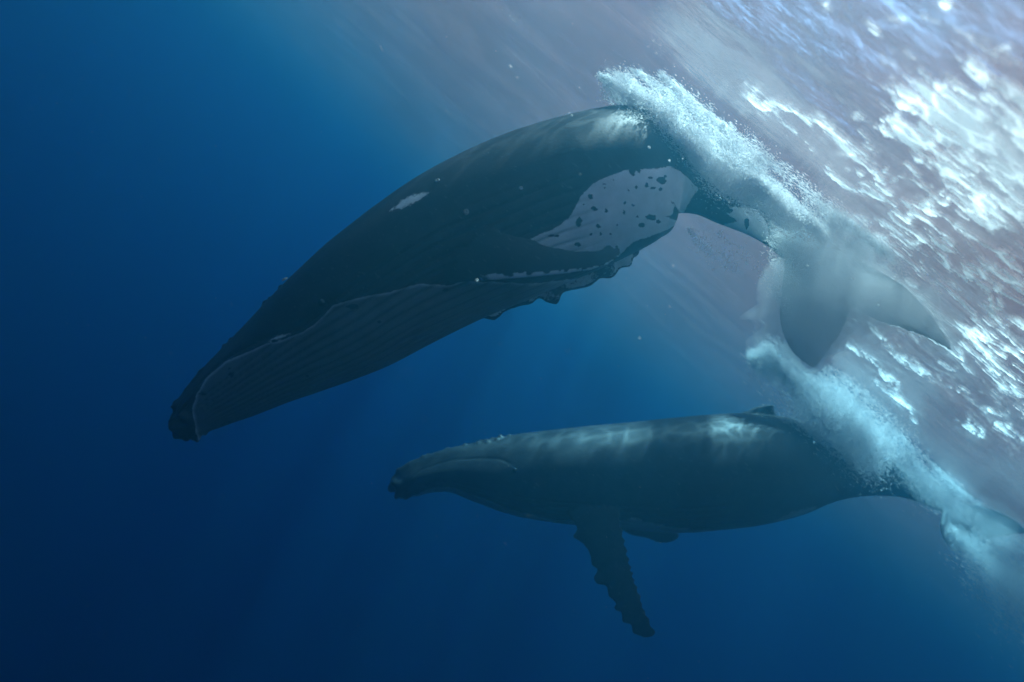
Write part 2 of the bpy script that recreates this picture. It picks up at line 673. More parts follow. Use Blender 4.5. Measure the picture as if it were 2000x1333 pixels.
def front_whale():
    st = [(324, 815, 350, 846, 8.9), (332, 795, 392, 850, 8.95), (347, 770, 425, 836, 9.0), (372, 733, 475, 816, 9.1), (405, 695, 530, 795, 9.2),
          (445, 653, 590, 771, 9.3), (490, 607, 650, 751, 9.4), (540, 560, 715, 728, 9.5), (600, 510, 790, 697, 9.6),
          (660, 462, 860, 660, 9.7), (720, 415, 925, 628, 9.8), (795, 362, 990, 600, 9.9), (880, 315, 1060, 574, 10.0),
          (970, 275, 1125, 547, 10.1), (1050, 248, 1180, 524, 10.15), (1130, 225, 1240, 495, 10.2),
          (1200, 213, 1295, 466, 10.3), (1255, 213, 1345, 447, 10.35), (1305, 235, 1378, 447, 10.4),
          (1358, 272, 1410, 453, 10.45), (1410, 316, 1446, 469, 10.5), (1465, 367, 1487, 484, 10.55),
          (1520, 424, 1523, 505, 10.55), (1570, 478, 1556, 535, 10.5), (1620, 540, 1605, 572, 10.5), (1650, 580, 1640, 592, 10.5)]
    W = Whale(st, ratio=[(0, .9), (.1, .95), (.3, 1.0), (.6, .95), (.75, .8), (.88, .55), (1, .8)],
              tilt=[(0, 24), (.3, 26), (.6, 20), (.8, 14), (1, 10)])
    W.section()
    # near flipper folded back along the flank (dark outer face, knobbed pale leading edge)
    W.fin([(845, 560, 9.05), (900, 553, 8.72), (960, 549, 8.64), (1040, 543, 8.62), (1080, 539, 8.62), (1120, 534, 8.62), (1165, 526, 8.64), (1195, 514, 8.67), (1212, 500, 8.72), (1217, 490, 8.74)],
          [(790, 455, 9.15), (870, 440, 8.98), (950, 447, 8.72), (1030, 465, 8.69), (1080, 480, 8.67), (1120, 487, 8.67), (1160, 486, 8.67), (1192, 477, 8.69), (1210, 478, 8.72), (1217, 486, 8.74)], .26)
    # far flipper below the belly with its scalloped leading edge
    W.fin([(850, 650, 10.6), (905, 636, 10.7), (945, 624, 10.72), (967, 627, 10.74), (985, 612, 10.76), (1020, 599, 10.78), (1042, 594, 10.8), (1052, 585, 10.8), (1072, 594, 10.82), (1088, 596, 10.82), (1100, 574, 10.84),
           (1130, 567, 10.85), (1158, 558, 10.86), (1168, 548, 10.87), (1200, 543, 10.88), (1210, 528, 10.9), (1233, 521, 10.92), (1240, 505, 10.94), (1252, 498, 10.96), (1257, 480, 10.98)],
          [(850, 560, 10.6), (950, 560, 10.7), (1030, 545, 10.75), (1100, 525, 10.8), (1160, 505, 10.85), (1210, 490, 10.9), (1240, 480, 10.95), (1256, 476, 10.98)], .24)
    # flukes
    W.fin([(1535, 480, 10.5), (1527, 560, 10.6), (1522, 620, 10.7), (1545, 685, 10.9), (1590, 724, 11.0)],
          [(1665, 603, 10.5), (1648, 648, 10.65), (1625, 682, 10.8), (1605, 707, 10.9), (1592, 724, 11.0)], .30)
    W.fin([(1578, 474, 10.4), (1680, 512, 10.1), (1760, 556, 9.9), (1825, 625, 10.0), (1868, 692, 10.3)],
          [(1665, 603, 10.5), (1715, 630, 10.35), (1770, 647, 10.25), (1820, 668, 10.25), (1868, 694, 10.3)], .30)
    # low dorsal fin on its hump
    W.fin([(1160, 236, 10.35), (1210, 214, 10.42), (1246, 203, 10.45)], [(1300, 268, 10.4), (1270, 232, 10.42), (1249, 205, 10.45)], .30, n=30)
    W.build(.026)
    A = W.pu * W.length
    F = np.abs(W.ph)
    qx, qy, near = W.survey()
    Q = np.column_stack([qx, qy])
    ch = lambda pts: [W.chart(*p) for p in pts]
    nb = near & W.body
    # flank patch with dark spots
    flank = [(1015, 478), (1050, 462), (1075, 452), (1095, 440), (1112, 428), (1122, 410), (1132, 392), (1140, 378), (1160, 360), (1182, 348), (1205, 341), (1222, 334), (1240, 336),
             (1262, 331), (1285, 332), (1308, 326), (1330, 338), (1345, 350), (1363, 371), (1348, 390), (1338, 410), (1330, 420), (1318, 398),
             (1304, 388), (1316, 404), (1314, 418), (1296, 424), (1320, 432), (1328, 434), (1305, 448), (1270, 462), (1235, 473), (1210, 500), (1120, 520), (1040, 500)]
    pale = soft(poly_sd(Q, flank), 12) * nb
    sq = [(1415, 415), (1425, 406), (1450, 403), (1478, 410), (1498, 436), (1502, 462), (1490, 475), (1465, 468), (1440, 458), (1420, 452), (1412, 440), (1440, 432)]
    pale = np.maximum(pale, .82 * soft(poly_sd(Q, sq), 14) * nb)
    pale = np.maximum(pale, .55 * soft(poly_sd(Q, [(1340, 436), (1355, 424), (1362, 430), (1350, 438)]), 8) * nb)
    pale = np.maximum(pale, .70 * soft(poly_sd(Q, [(760, 414), (772, 402), (785, 390), (812, 378), (845, 375), (830, 386), (818, 394), (792, 406), (775, 412)]), 16) * nb)
    pale = np.maximum(pale, .62 * soft(poly_sd(Q, [(520, 668), (535, 656), (560, 650), (575, 652), (550, 664)]), 14) * nb)
    # belly and lower jaw
    line = [(384, 846), (376, 800), (385, 770), (405, 738), (440, 708), (500, 682), (520, 672), (545, 668), (590, 650), (612, 636), (640, 610),
            (650, 598), (665, 594), (690, 586), (730, 577), (760, 573), (790, 564), (820, 556), (850, 558), (880, 558), (910, 551), (940, 552), (1040, 556), (1140, 545), (1215, 520)]
    bsd = poly_sd(Q, line + [(1300, 560), (1100, 900), (300, 1000), (390, 860)])
    belly = np.where(near, soft(bsd, 9), sstep(1.8, 2.1, F) * sstep(.62, .5, W.pu)) * W.body
    pale = np.maximum(pale, belly)
    wob = .7 * (vnoise(qx * .16, qy * .16) - .5) + .4 * (vnoise(qx * .4, qy * .4) - .5)
    for (x, y, rx, ry) in [(1153, 385, 5, 5), (1161, 409, 9, 5), (1131, 434, 6, 12), (1184, 413, 3, 5), (1220, 397, 3, 4), (1219, 415, 3, 5), (1226, 372, 4, 4),
                           (1243, 366, 4, 5), (1263, 363, 4, 5), (1275, 368, 5, 4), (1290, 371, 5, 4), (1292, 353, 10, 6), (1235, 338, 5, 8), (1272, 425, 12, 6), (1248, 336, 3, 4),
                           (1253, 440, 7, 5), (1287, 433, 5, 4), (1155, 458, 4, 3), (1173, 458, 3, 3), (1193, 458, 4, 3), (1168, 443, 5, 4), (1181, 368, 3, 3), (1180, 360, 3, 2),
                           (1458, 436, 5, 10), (1425, 412, 5, 4), (870, 569, 7, 4), (690, 600, 12, 5), (452, 733, 6, 4), (395, 770, 7, 4), (448, 720, 3, 3), (1128, 478, 7, 4), (1236, 402, 3, 2),
                           (1245, 424, 3, 2), (1205, 440, 2, 2), (1140, 400, 2, 2), (1270, 348, 6, 3), (1200, 352, 3, 2), (1085, 462, 12, 2.5), (1300, 345, 3, 3), (740, 630, 4, 2), (600, 735, 5, 2)]:
        e = np.hypot((qx - x) / rx, (qy - y) / ry) + wob
        pale = np.where(nb, pale * sstep(.72, 1.25, e), pale)
    # throat darkened in its colour for the dim, shaded light on it
    tone = 1 - .82 * belly * sstep(.62, .45, W.pu) * W.body
    # flippers and flukes
    s, c = W.inf[:, 0], W.inf[:, 1]
    p1 = W.pid == 1
    knob = np.min([np.hypot((s - a) / .016, (c - .07) / .05) for a in (.42, .52, .60, .69, .77, .86, .93)], 0) < 1
    pale = np.where(p1, np.where(c < .16, np.where(knob, .2, sstep(.16, .10, c) * sstep(.2, .45, s)), 0.0), pale)
    pale = np.where(W.pid == 2, np.where((c < .10), .12, .44 + .10 * np.sin(s * 31)), pale)
    pale = np.where((W.pid == 3) | (W.pid == 4), 1.0, np.where(W.pid == 5, 0.0, pale))
    tone = np.where((W.pid == 3) | (W.pid == 4), .34, tone)  # white undersides, partly the haze over them put into the colour
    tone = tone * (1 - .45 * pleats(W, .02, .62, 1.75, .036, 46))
    # mouth groove between the jaws
    mline = np.array(ch([(372, 800), (395, 752), (435, 712), (500, 682), (545, 668), (600, 652), (640, 625), (662, 600)]))
    mo = np.argsort(mline[:, 0])
    mf = np.interp(A, mline[mo, 0], mline[mo, 1])
    W.disp -= .05 * W.body * np.exp(-((F - mf) / .05)**2) * sstep(mline[:, 0].max() + .2, mline[:, 0].max() - .2, A)
    # knobs on the snout and jaw
    r2 = np.random.default_rng(5)
    bumps(W, [(u, f + .12 * r2.normal()) for u in r2.uniform(.01, .22, 34) for f in (-.05 + .4 * r2.normal(),)], .055, .055)
    bumps(W, [(r2.uniform(.005, .16), sgn * r2.uniform(.5, 1.0)) for _ in range(22) for sgn in (1, -1)], .045, .035)
    bumps(W, [(r2.uniform(.004, .03), sgn * r2.uniform(1.6, 3.1)) for _ in range(14) for sgn in (1, -1)], .05, .05)
    o = W.finish('humpback_whale', skin_material('front_whale_skin', (.024, .021, .024), (.78, .80, .82)), pale, tone,
                 label='nearer humpback whale diving head down with large white speckled patch on its flank', category='whale',
                 group='pair of diving humpback whales')
    p, n, t = W.surf(652, 606, .0)
    ellipsoid('eye', .055, m_eye, o, p - W.org, np.eye(3))
    for (x, y, r) in [(905, 452, .045), (570, 549, .05), (640, 470, .03), (1000, 410, .03), (860, 385, .04)]:
        p, n, t = W.surf(x, y, .0)
        barnacle(m_barn, o, p - W.org, n, r)
    return W


def rear_whale():
    st = [(762, 930, 768, 944, 14.2), (770, 920, 780, 958, 14.22), (792, 907, 802, 969, 14.25), (830, 892, 835, 964, 14.3), (880, 876, 882, 962, 14.4), (930, 863, 935, 980, 14.5),
          (1000, 850, 1000, 1003, 14.7), (1080, 841, 1080, 1018, 14.9), (1160, 833, 1155, 1026, 15.1), (1240, 826, 1235, 1034, 15.3),
          (1320, 818, 1322, 1037, 15.5), (1400, 811, 1410, 1030, 15.8), (1465, 809, 1482, 1021, 16.0), (1530, 817, 1548, 1006, 16.2),
          (1590, 831, 1605, 986, 16.4), (1650, 851, 1660, 975, 16.6), (1712, 882, 1716, 972, 16.9), (1772, 918, 1772, 977, 17.1),
          (1830, 960, 1822, 995, 17.3), (1885, 1004, 1875, 1018, 17.4)]
    W = Whale(st, ratio=[(0, .9), (.1, .9), (.3, .95), (.6, .95), (.75, .8), (.88, .5), (1, .8)],
              tilt=[(0, 6), (.5, 6), (1, 8)])
    W.section()
    W.fin([(1098, 985, 14.2), (1112, 1010, 14.0), (1126, 1036, 13.9), (1118, 1050, 13.88), (1132, 1058, 13.86), (1150, 1080, 13.8), (1158, 1108, 13.75), (1166, 1112, 13.74), (1158, 1132, 13.7), (1166, 1142, 13.7), (1182, 1145, 13.68), (1188, 1165, 13.65),
           (1203, 1182, 13.6), (1198, 1190, 13.6), (1214, 1200, 13.58), (1214, 1216, 13.56), (1232, 1222, 13.55), (1236, 1238, 13.54), (1252, 1245, 13.52), (1272, 1247, 13.5), (1284, 1243, 13.5)],
          [(1220, 975, 14.2), (1214, 1010, 14.0), (1222, 1055, 13.9), (1234, 1105, 13.8), (1244, 1140, 13.7), (1254, 1166, 13.65), (1258, 1185, 13.6), (1268, 1205, 13.55), (1277, 1225, 13.52), (1285, 1241, 13.5)], .32)
    W.fin([(1190, 1010, 16.2), (1230, 1045, 16.5), (1262, 1052, 16.7), (1290, 1062, 16.8), (1315, 1058, 16.9), (1330, 1048, 17.0)],
          [(1260, 1000, 16.2), (1280, 1015, 16.5), (1300, 1025, 16.7), (1315, 1035, 16.8), (1325, 1040, 16.9), (1331, 1046, 17.0)], .22, n=50)
    W.fin([(1395, 830, 16.0), (1450, 806, 16.0), (1495, 791, 16.05), (1518, 789, 16.05)], [(1565, 850, 16.1), (1526, 822, 16.08), (1514, 804, 16.06), (1519, 790, 16.05)], .34, n=40)
    W.fin([(1845, 985, 17.3), (1838, 1015, 16.9), (1840, 1045, 16.5), (1862, 1080, 16.1)], [(1925, 1055, 17.5), (1900, 1068, 17.0), (1880, 1076, 16.5), (1864, 1082, 16.1)], .32, n=40)
    W.fin([(1865, 980, 17.2), (1920, 990, 16.7), (1970, 1008, 16.2), (2010, 1040, 15.7)], [(1925, 1055, 17.0), (1955, 1052, 16.6), (1985, 1047, 16.1), (2011, 1043, 15.7)], .32, n=40)
    W.build(.035)
    A = W.pu * W.length
    F = np.abs(W.ph)
    Q = np.column_stack([A, F])
    ch = lambda pts: [W.chart(*p) for p in pts]
    line = [(800, 966), (835, 950), (880, 945), (935, 960), (1000, 985), (1080, 1002), (1150, 1000), (1210, 988), (1290, 1008), (1400, 1020), (1480, 1014)]
    la, lf = np.array(ch(line)).T
    bd = np.interp(A, la, lf, left=9, right=9)
    pale = soft(F - bd, .2) * sstep(la.max() + .2, la.max() - 1, A) * .62
    pale = np.maximum(pale, .62 * soft(poly_sd(Q, ch([(1475, 1000), (1500, 978), (1535, 972), (1568, 968), (1560, 985), (1520, 1000), (1490, 1010)])), .3))
    fl = (W.pid == 4) | (W.pid == 5)
    pale = np.where(W.pid > 0, np.where(fl, 1.0, .1), pale)
    tone = np.where(fl, .95, 1.0)  # flukes paled in the skin colour to melt into the bright haze
    pleats(W, .03, .6, 1.9, .03, 46)
    mline = np.array(ch([(775, 945), (820, 912), (880, 890), (930, 884), (965, 884), (985, 893)]))
    mo = np.argsort(mline[:, 0])
    mf = np.interp(A, mline[mo, 0], mline[mo, 1])
    W.disp -= .012 * W.body * np.exp(-((F - mf) / .05)**2) * sstep(mline[:, 0].max() + .2, mline[:, 0].max() - .2, A)
    r2 = np.random.default_rng(9)
    bumps(W, [(u, f + .12 * r2.normal()) for u in r2.uniform(.01, .2, 26) for f in (-.05 + .4 * r2.normal(),)], .06, .04)
    bumps(W, [(r2.uniform(.004, .03), sgn * r2.uniform(1.6, 3.1)) for _ in range(14) for sgn in (1, -1)], .07, .06)
    o = W.finish('humpback_whale', skin_material('rear_whale_skin', (.024, .026, .028), (.30, .31, .32)), pale, tone,
                 label='farther humpback whale swimming level with one long flipper hanging straight down', category='whale',
                 group='pair of diving humpback whales')
    p, n, t = W.surf(990, 905, .0)
    ellipsoid('eye', .06, m_eye, o, p - W.org, np.eye(3))
    return W


W1 = front_whale()
W2 = rear_whale()


# ------------------------------------------------------------------ foam on the surface and bubbles below it
def foam_material(name, col=(.985, .985, .985), alpha=False):
    m, out, N, L = newmat(name)
    d = N('BsdfDiffuse')
    t = N('BsdfTranslucent')
    d.inputs[0].default_value = t.inputs[0].default_value = (*col, 1)
    mx = N('MixShader', i_0=FOAM_T if alpha else .6)
    L(d.outputs[0], mx.inputs[1])
    L(t.outputs[0], mx.inputs[2])
    if not alpha:
        tr = N('BsdfTransparent')
        m2 = N('MixShader', i_0=BUB_A)
        L(tr.outputs[0], m2.inputs[1])
        L(mx.outputs[0], m2.inputs[2])
        L(m2.outputs[0], out.inputs['Surface'])
        return m
    at_ = N('Attribute', attribute_name='foaminess')
    tc = N('TexCoord')
    mp = N('Mapping')
    mp.inputs['Scale'].default_value = (7, 38, 1)
    L(tc.outputs['Object'], mp.inputs[0])
    n = N('TexNoise', i_Scale=1.0, i_Detail=5.0, i_Roughness=.65)
    L(mp.outputs[0], n.inputs['Vector'])
    ma = N('Math', operation='MULTIPLY_ADD')
    ma.inputs[1].default_value = 1.1
    L(n.outputs[0], ma.inputs[0])
    L(at_.outputs['Fac'], ma.inputs[2])
    mr = N('MapRange', interpolation_type='SMOOTHSTEP')
    mr.inputs['From Min'].default_value = .72
    mr.inputs['From Max'].default_value = 1.75
    L(ma.outputs[0], mr.inputs[0])
    tr = N('BsdfTransparent')
    m2 = N('MixShader')
    L(mr.outputs[0], m2.inputs[0])
    L(tr.outputs[0], m2.inputs[1])
    L(mx.outputs[0], m2.inputs[2])
    L(m2.outputs[0], out.inputs['Surface'])
    return m


def seg_dist(px, py, pts):
    pts = np.asarray(pts, float)
    d = np.full(px.shape, 1e9)
    for a, b in zip(pts[:-1], pts[1:]):
        e = b - a
        t = np.clip(((px - a[0]) * e[0] + (py - a[1]) * e[1]) / (e @ e), 0, 1)
        d = np.minimum(d, np.hypot(px - a[0] - t * e[0], py - a[1] - t * e[1]))
    return d


ROPES = [   # measured lines of foam: points, width, strength
    ([(1476, 182), (1484, 196), (1504, 204), (1540, 206), (1562, 222), (1592, 228), (1640, 262), (1690, 300), (1735, 335)], 13, 1.1),
    ([(1500, 215), (1530, 235), (1575, 270), (1600, 300), (1660, 330)], 9, .55),
    ([(1617, 322), (1628, 346), (1650, 360), (1690, 368), (1740, 388), (1775, 425)], 12, 1.0),
    ([(1715, 352), (1770, 368), (1790, 395), (1850, 395), (1860, 380)], 13, .95),
    ([(1690, 300), (1720, 330), (1790, 350), (1850, 400)], 10, .6),
    ([(1870, 440), (1890, 460), (1912, 500), (1935, 540), (1955, 570), (1960, 600), (1940, 612), (1962, 630), (2000, 640), (2060, 690)], 14, .95),
    ([(1450, 350), (1500, 400), (1540, 440), (1555, 462), (1620, 488), (1680, 520), (1712, 545), (1770, 570), (1795, 595), (1830, 640), (1862, 692)], 7, 1.0),
    ([(1665, 606), (1705, 622), (1740, 640), (1790, 660), (1830, 682), (1870, 705)], 7, .9),
    ([(1668, 622), (1700, 645), (1740, 690), (1800, 730), (1870, 770)], 13, .75),
    ([(1664, 673), (1690, 688), (1704, 702)], 6, 1.1),
    ([(1706, 705), (1732, 730), (1760, 752)], 7, 1.0),
    ([(1716, 738), (1750, 760), (1790, 800), (1800, 815)], 8, .95),
    ([(1740, 560), (1830, 620), (1880, 660), (1930, 720), (2000, 790), (2060, 850)], 13, .7),
    ([(1880, 690), (1930, 720), (1960, 780), (2000, 800)], 16, .7),
    ([(1750, 470), (1775, 485), (1840, 520), (1880, 545)], 11, .7),
    ([(1600, 430), (1660, 440), (1740, 450), (1790, 480)], 16, .6),
    ([(1725, 30), (1790, 22), (1860, 38), (1940, 80), (1990, 115), (2060, 190)], 14, .34),
    ([(960, 5), (985, 30), (1010, 55)], 9, .35),
    ([(1180, 148), (1260, 190), (1350, 250), (1440, 310), (1490, 350), (1560, 420)], 8, .55),
    ([(1240, 140), (1265, 165), (1300, 185)], 5, .55),
    ([(1800, 900), (1850, 960), (1930, 1000), (2000, 1080)], 14, .5),
    ([(1640, 760), (1700, 830), (1780, 900), (1850, 965)], 10, .6),
    ([(1890, 830), (1915, 850)], 10, .9), ([(1930, 812), (1950, 822)], 10, .95), ([(1940, 840), (1990, 860)], 9, .7),
    ([(1712, 45), (1722, 52)], 8, 1.0), ([(1628, 2), (1636, 4)], 7, .9), ([(1855, -4), (1870, 2)], 9, .95),
]
CHURN = [(1752, 215), (1775, 170), (1800, 120), (1830, 150), (1855, 105), (1880, 120), (1905, 85), (1960, 125), (2010, 165), (2200, 250), (2300, 480),
         (2050, 490), (1960, 450), (1880, 420), (1850, 370), (1800, 300), (1760, 260)]


def build_foam():
    st = 2.2
    gx, gy = np.arange(930, 2330, st), np.arange(-330, 1330, st)
    px, py = np.meshgrid(gx, gy, indexing='ij')
    k = (Rv[2] * (px - 1000) + Uv[2] * (667 - py)) / FPX
    ok = k > .17
    P = on_surface(px, np.where(ok, py, 0))
    x, y = P[..., 0], P[..., 1]
    dist = y
    z = wave_z(x, y)
    sc = np.clip(9 / np.maximum(dist, 1), .5, 2.2)             # warps are metres on the surface
    wx = (fbm(x * 2.2, y * 4.5, 4) - .5) * 30 * sc
    wy = (fbm(x * 2.2 + 40, y * 4.5 + 11, 4) - .5) * 34 * sc
    qx, qy = px + wx, py + wy
    M = np.zeros_like(px)
    for pts, wd, I in ROPES:
        d = seg_dist(qx, qy, pts)
        br = .55 + .75 * fbm(x * 2.1 + wd, y * 3.1 + 7 * I, 3)
        M = np.maximum(M, I * br * np.exp(-(d / (wd * .62))**2))
        M = np.maximum(M, I * .36 * np.exp(-(d / (wd * 2.6))**2))
    sd = poly_sd(np.stack([qx.ravel(), qy.ravel()], 1), CHURN).reshape(px.shape)
    cells = fbm(x * 2.6 + 3, y * 4.2, 4)
    M = np.maximum(M, sstep(-25, 30, sd) * (.80 + 1.4 * (cells - .40)))
    # broken lace between the ropes
    rid = 1 - np.abs(2 * fbm(x * 1.5 + 9, y * 3.4 + 2, 4) - 1)
    gate = sstep(330, 720, Rv[2] * (px - 1000) + Uv[2] * (667 - py)) * sstep(1480, 1850, px) * sstep(40, 330, py + .25 * (px - 1600))
    lace = sstep(.80, .97, rid) * .95 + .25 * (fbm(x * 3, y * 8, 3) - .3)
    hair = sstep(.50, .74, fbm(x * .9 + 4, y * 9 + .6 * x, 4, .6)) * (.25 + .75 * sstep(.4, .7, fbm(x * .7, y * 1.3, 2)))
    M = np.maximum(M, np.maximum(lace, .85 * hair) * gate)
    far = sstep(250, 480, Rv[2] * (px - 1000) + Uv[2] * (667 - py))
    M *= .35 + .65 * far
    fl = fbm(x * 3.6 + .5 * fbm(x * 9, y * 9, 2), y * 15, 4, .65)
    M = M * (.28 + 1.15 * sstep(.34, .62, fl))
    M = np.where(ok, M, 0)
    dens = np.clip(M, 0, 1.2)
    keep = dens > .13
    kq = keep[:-1, :-1] | keep[1:, :-1] | keep[:-1, 1:] | keep[1:, 1:]
    ny = len(gy)
    i, j = np.nonzero(kq)
    q = np.stack([i * ny + j, (i + 1) * ny + j, (i + 1) * ny + j + 1, i * ny + j + 1], -1)
    lump = .01 + .022 * fbm(x * 7, y * 9, 3)
    P[..., 2] = z - .012 - lump * sstep(.2, 1.0, dens)
    v = P.reshape(-1, 3)
    used, inv = np.unique(q, return_inverse=True)
    me = mesh_np('surface_foam', v[used], inv.reshape(-1, 4))
    attr(me, 'foaminess', dens.ravel()[used])
    link('surface_foam', me, foam_material('sea_foam', alpha=True), kind='stuff',
         label='white ropes and lace of foam drawn across the water surface', category='foam')


OCT = np.array([(1, 0, 0), (-1, 0, 0), (0, 1, 0), (0, -1, 0), (0, 0, 1), (0, 0, -1)], float)
OCTF = np.array([(0, 2, 4), (2, 1, 4), (1, 3, 4), (3, 0, 4), (2, 0, 5), (1, 2, 5), (3, 1, 5), (0, 3, 5)])
m_bub = foam_material('bubble_froth')


def bubbles(name, label, strands, category='bubbles'):
    """a cloud of small bubbles: strands of (points px,py,d), radius along the strand in px, count, size range (m), stretch, streak direction px"""
    Vs, off, Fs = [], 0, []
    for pts, rad, n, size, stretch, dirpx in strands:
        c = spline(pts, 80)
        t = rng.random(n)
        # clumps along the strand
        w8 = .25 + vnoise(t * 26 + rng.random() * 50, np.full(n, rng.random() * 50))
        t = t[rng.random(n) < w8]
        n = len(t)
        f = t * 79
        i0 = np.minimum(f.astype(int), 78)
        cc = c[i0] + (f - i0)[:, None] * (c[i0 + 1] - c[i0])
        r = np.interp(t, np.linspace(0, 1, len(rad)), rad)
        k0 = rng.random() * 60
        r = r * (.5 + 1.0 * vnoise(t * 17 + k0, np.full(n, k0)))
        g = rng.normal(size=(n, 3))
        dn = np.array(dirpx, float) / np.hypot(*dirpx)
        p2 = cc[:, :2] + g[:, :2] * r[:, None] * .55
        al, ac = p2 @ dn, p2 @ np.array([-dn[1], dn[0]])
        cl = fbm(al * .016 + .5 * g[:, 2], ac * .11 + .35 * g[:, 2], 4, .6)
        sel = rng.random(n) < sstep(.32, .62, cl)
        cc, r, g = cc[sel], r[sel], g[sel]
        n = len(cc)
        f2 = f[sel] / 79
        cc = cc + (r * .8)[:, None] * np.stack([vnoise(f2 * 13 + k0, f2 * 0 + 3) - .5, vnoise(f2 * 13 + k0, f2 * 0 + 9) - .5, f2 * 0], 1)
        p = at(cc[:, 0] + g[:, 0] * r * .55, cc[:, 1] + g[:, 1] * r * .55, cc[:, 2] + g[:, 2] * r * .25 * cc[:, 2] / FPX)
        lim = wave_z(p[:, 0], p[:, 1]) - .03
        p[:, 2] = np.where(p[:, 2] > lim, lim - .25 * np.abs(rng.normal(size=n)) * .3, p[:, 2])
        a = size[0] * (size[1] / size[0])**(rng.random(n)**1.7)
        dv = nrm(Rv * dirpx[0] - Uv * dirpx[1] + np.zeros(3))
        dv = nrm(dv + rng.normal(size=(n, 3)) * .10)
        b = nrm(np.cross(dv, Fv))
        e = np.cross(dv, b)
        sx = 1 + (stretch - 1) * rng.random(n)
        V = p[:, None] + (OCT[None, :, :1] * (a * sx)[:, None, None] * dv[:, None]
                          + OCT[None, :, 1:2] * a[:, None, None] * b[:, None] + OCT[None, :, 2:] * a[:, None, None] * e[:, None])
        Vs.append(V.reshape(-1, 3))
        Fs.append((OCTF[None] + (np.arange(n) * 6)[:, None, None] + off).reshape(-1, 3))
        off += n * 6
    me = mesh_np(name, np.concatenate(Vs), np.concatenate(Fs))
    link(name, me, m_bub, kind='stuff', label=label, category=category)


build_foam()
FLOW = (.78, .62)
bubbles('bubble_plume', 'bright white bubble plume streaming over the nearer whale back below the surface', [
    ([(1178, 148, 10.4), (1215, 178, 10.3), (1270, 215, 10.0), (1330, 258, 9.8), (1400, 310, 9.7), (1465, 352, 9.7), (1590, 450, 9.8)], (10, 30, 40, 38, 30, 20), 130000, (.004, .013), 2.2, FLOW),
    ([(1240, 195, 9.9), (1310, 250, 9.6), (1370, 295, 9.6), (1430, 340, 9.6), (1500, 395, 9.7), (1570, 450, 9.8)], (16, 34, 36, 26, 18), 70000, (.003, .009), 4.5, FLOW),
    ([(1290, 260, 9.45), (1270, 275, 9.4), (1235, 290, 9.35), (1180, 300, 9.35)], (14, 16, 12, 5), 9000, (.003, .007), 4, (.9, -.3)),
])
bubbles('bubble_cloud', 'soft pale bubble cloud veiling the tail stock and flukes of the nearer whale', [
    ([(1545, 462, 10.0), (1600, 505, 9.9), (1660, 540, 9.9), (1700, 575, 10.0)], (22, 44, 46, 26), 80000, (.003, .008), 5.0, FLOW),
    ([(1600, 420, 10.0), (1680, 445, 9.9), (1740, 480, 9.9)], (40, 60, 40), 40000, (.003, .008), 5.0, FLOW),
    ([(1500, 500, 10.2), (1522, 545, 10.1), (1535, 590, 10.1), (1545, 630, 10.1)], (14, 20, 16, 10), 900, (.006, .016), 1.6, FLOW),
])
bubbles('bubble_plume', 'crisp white bubbles along the front of the plume on the nearer whale back', [
    ([(1184, 154, 10.1), (1220, 182, 9.9), (1280, 225, 9.6), (1340, 270, 9.4), (1400, 315, 9.35), (1470, 362, 9.4), (1610, 462, 9.6)], (10, 30, 40, 38, 32, 24, 18), 170000, (.0035, .010), 3.5, FLOW),
])
bubbles('bubble_plume', 'long white bubble hairs trailing along the upper edge of the plume under the surface', [
    ([(1235, 138, 10.1), (1290, 178, 10.0), (1360, 235, 9.9), (1440, 300, 9.8)], (5, 12, 14, 10), 9000, (.003, .008), 16, FLOW),
    ([(1290, 150, 9.9), (1380, 225, 9.8), (1480, 310, 9.7), (1580, 400, 9.7)], (8, 18, 22, 16), 9000, (.003, .008), 16, FLOW),
    ([(1440, 330, 9.6), (1520, 380, 9.6), (1600, 440, 9.7), (1690, 500, 9.7)], (16, 26, 26, 16), 16000, (.003, .008), 10, FLOW),
    ([(1230, 215, 9.7), (1300, 275, 9.4), (1380, 335, 9.35), (1460, 400, 9.4)], (10, 20, 20, 10), 7000, (.003, .007), 8, FLOW),
])
bubbles('bubble_trail', 'loose trail of sparkling bubbles under the nearer whale tail stock', [
    ([(1345, 452, 10.2), (1375, 478, 10.2), (1410, 505, 10.2), (1445, 528, 10.3)], (6, 16, 16, 8), 1200, (.005, .014), 1.8, FLOW),
    ([(1400, 455, 10.3), (1440, 485, 10.3), (1475, 520, 10.3), (1520, 590, 10.4)], (6, 14, 16, 8), 600, (.005, .013), 2.5, FLOW),
])
bubbles('bubble_plume', 'fan of fine white bubble streaks pouring over the farther whale tail stock', [
    ([(1468, 690, 16.4), (1520, 720, 16.1), (1580, 765, 15.9), (1650, 825, 15.7), (1700, 870, 15.7)], (7, 34, 56, 64, 44), 120000, (.003, .009), 18, (.72, .69)),
    ([(1600, 810, 15.6), (1640, 840, 15.5), (1680, 870, 15.5), (1715, 895, 15.6)], (20, 44, 48, 30), 90000, (.004, .011), 6, (.72, .69)),
    ([(1560, 745, 16.6), (1640, 790, 16.6), (1720, 860, 16.6), (1790, 915, 16.7), (1860, 972, 16.9)], (14, 34, 40, 34, 20), 26000, (.004, .010), 16, (.72, .69)),
    ([(1770, 905, 16.6), (1830, 950, 16.8), (1900, 1000, 17.0), (1980, 1080, 17.2)], (20, 40, 56, 60), 20000, (.004, .010), 14, (.72, .69)),
])
bubbles('bubble_wisp', 'pale drifting bubble wisp below the farther whale flukes at the frame edge', [
    ([(1852, 1040, 16.0), (1890, 1066, 15.9), (1940, 1110, 15.9), (2010, 1175, 15.9), (2090, 1240, 15.9)], (8, 32, 50, 60, 60), 36000, (.004, .010), 14, (.72, .69)),
])


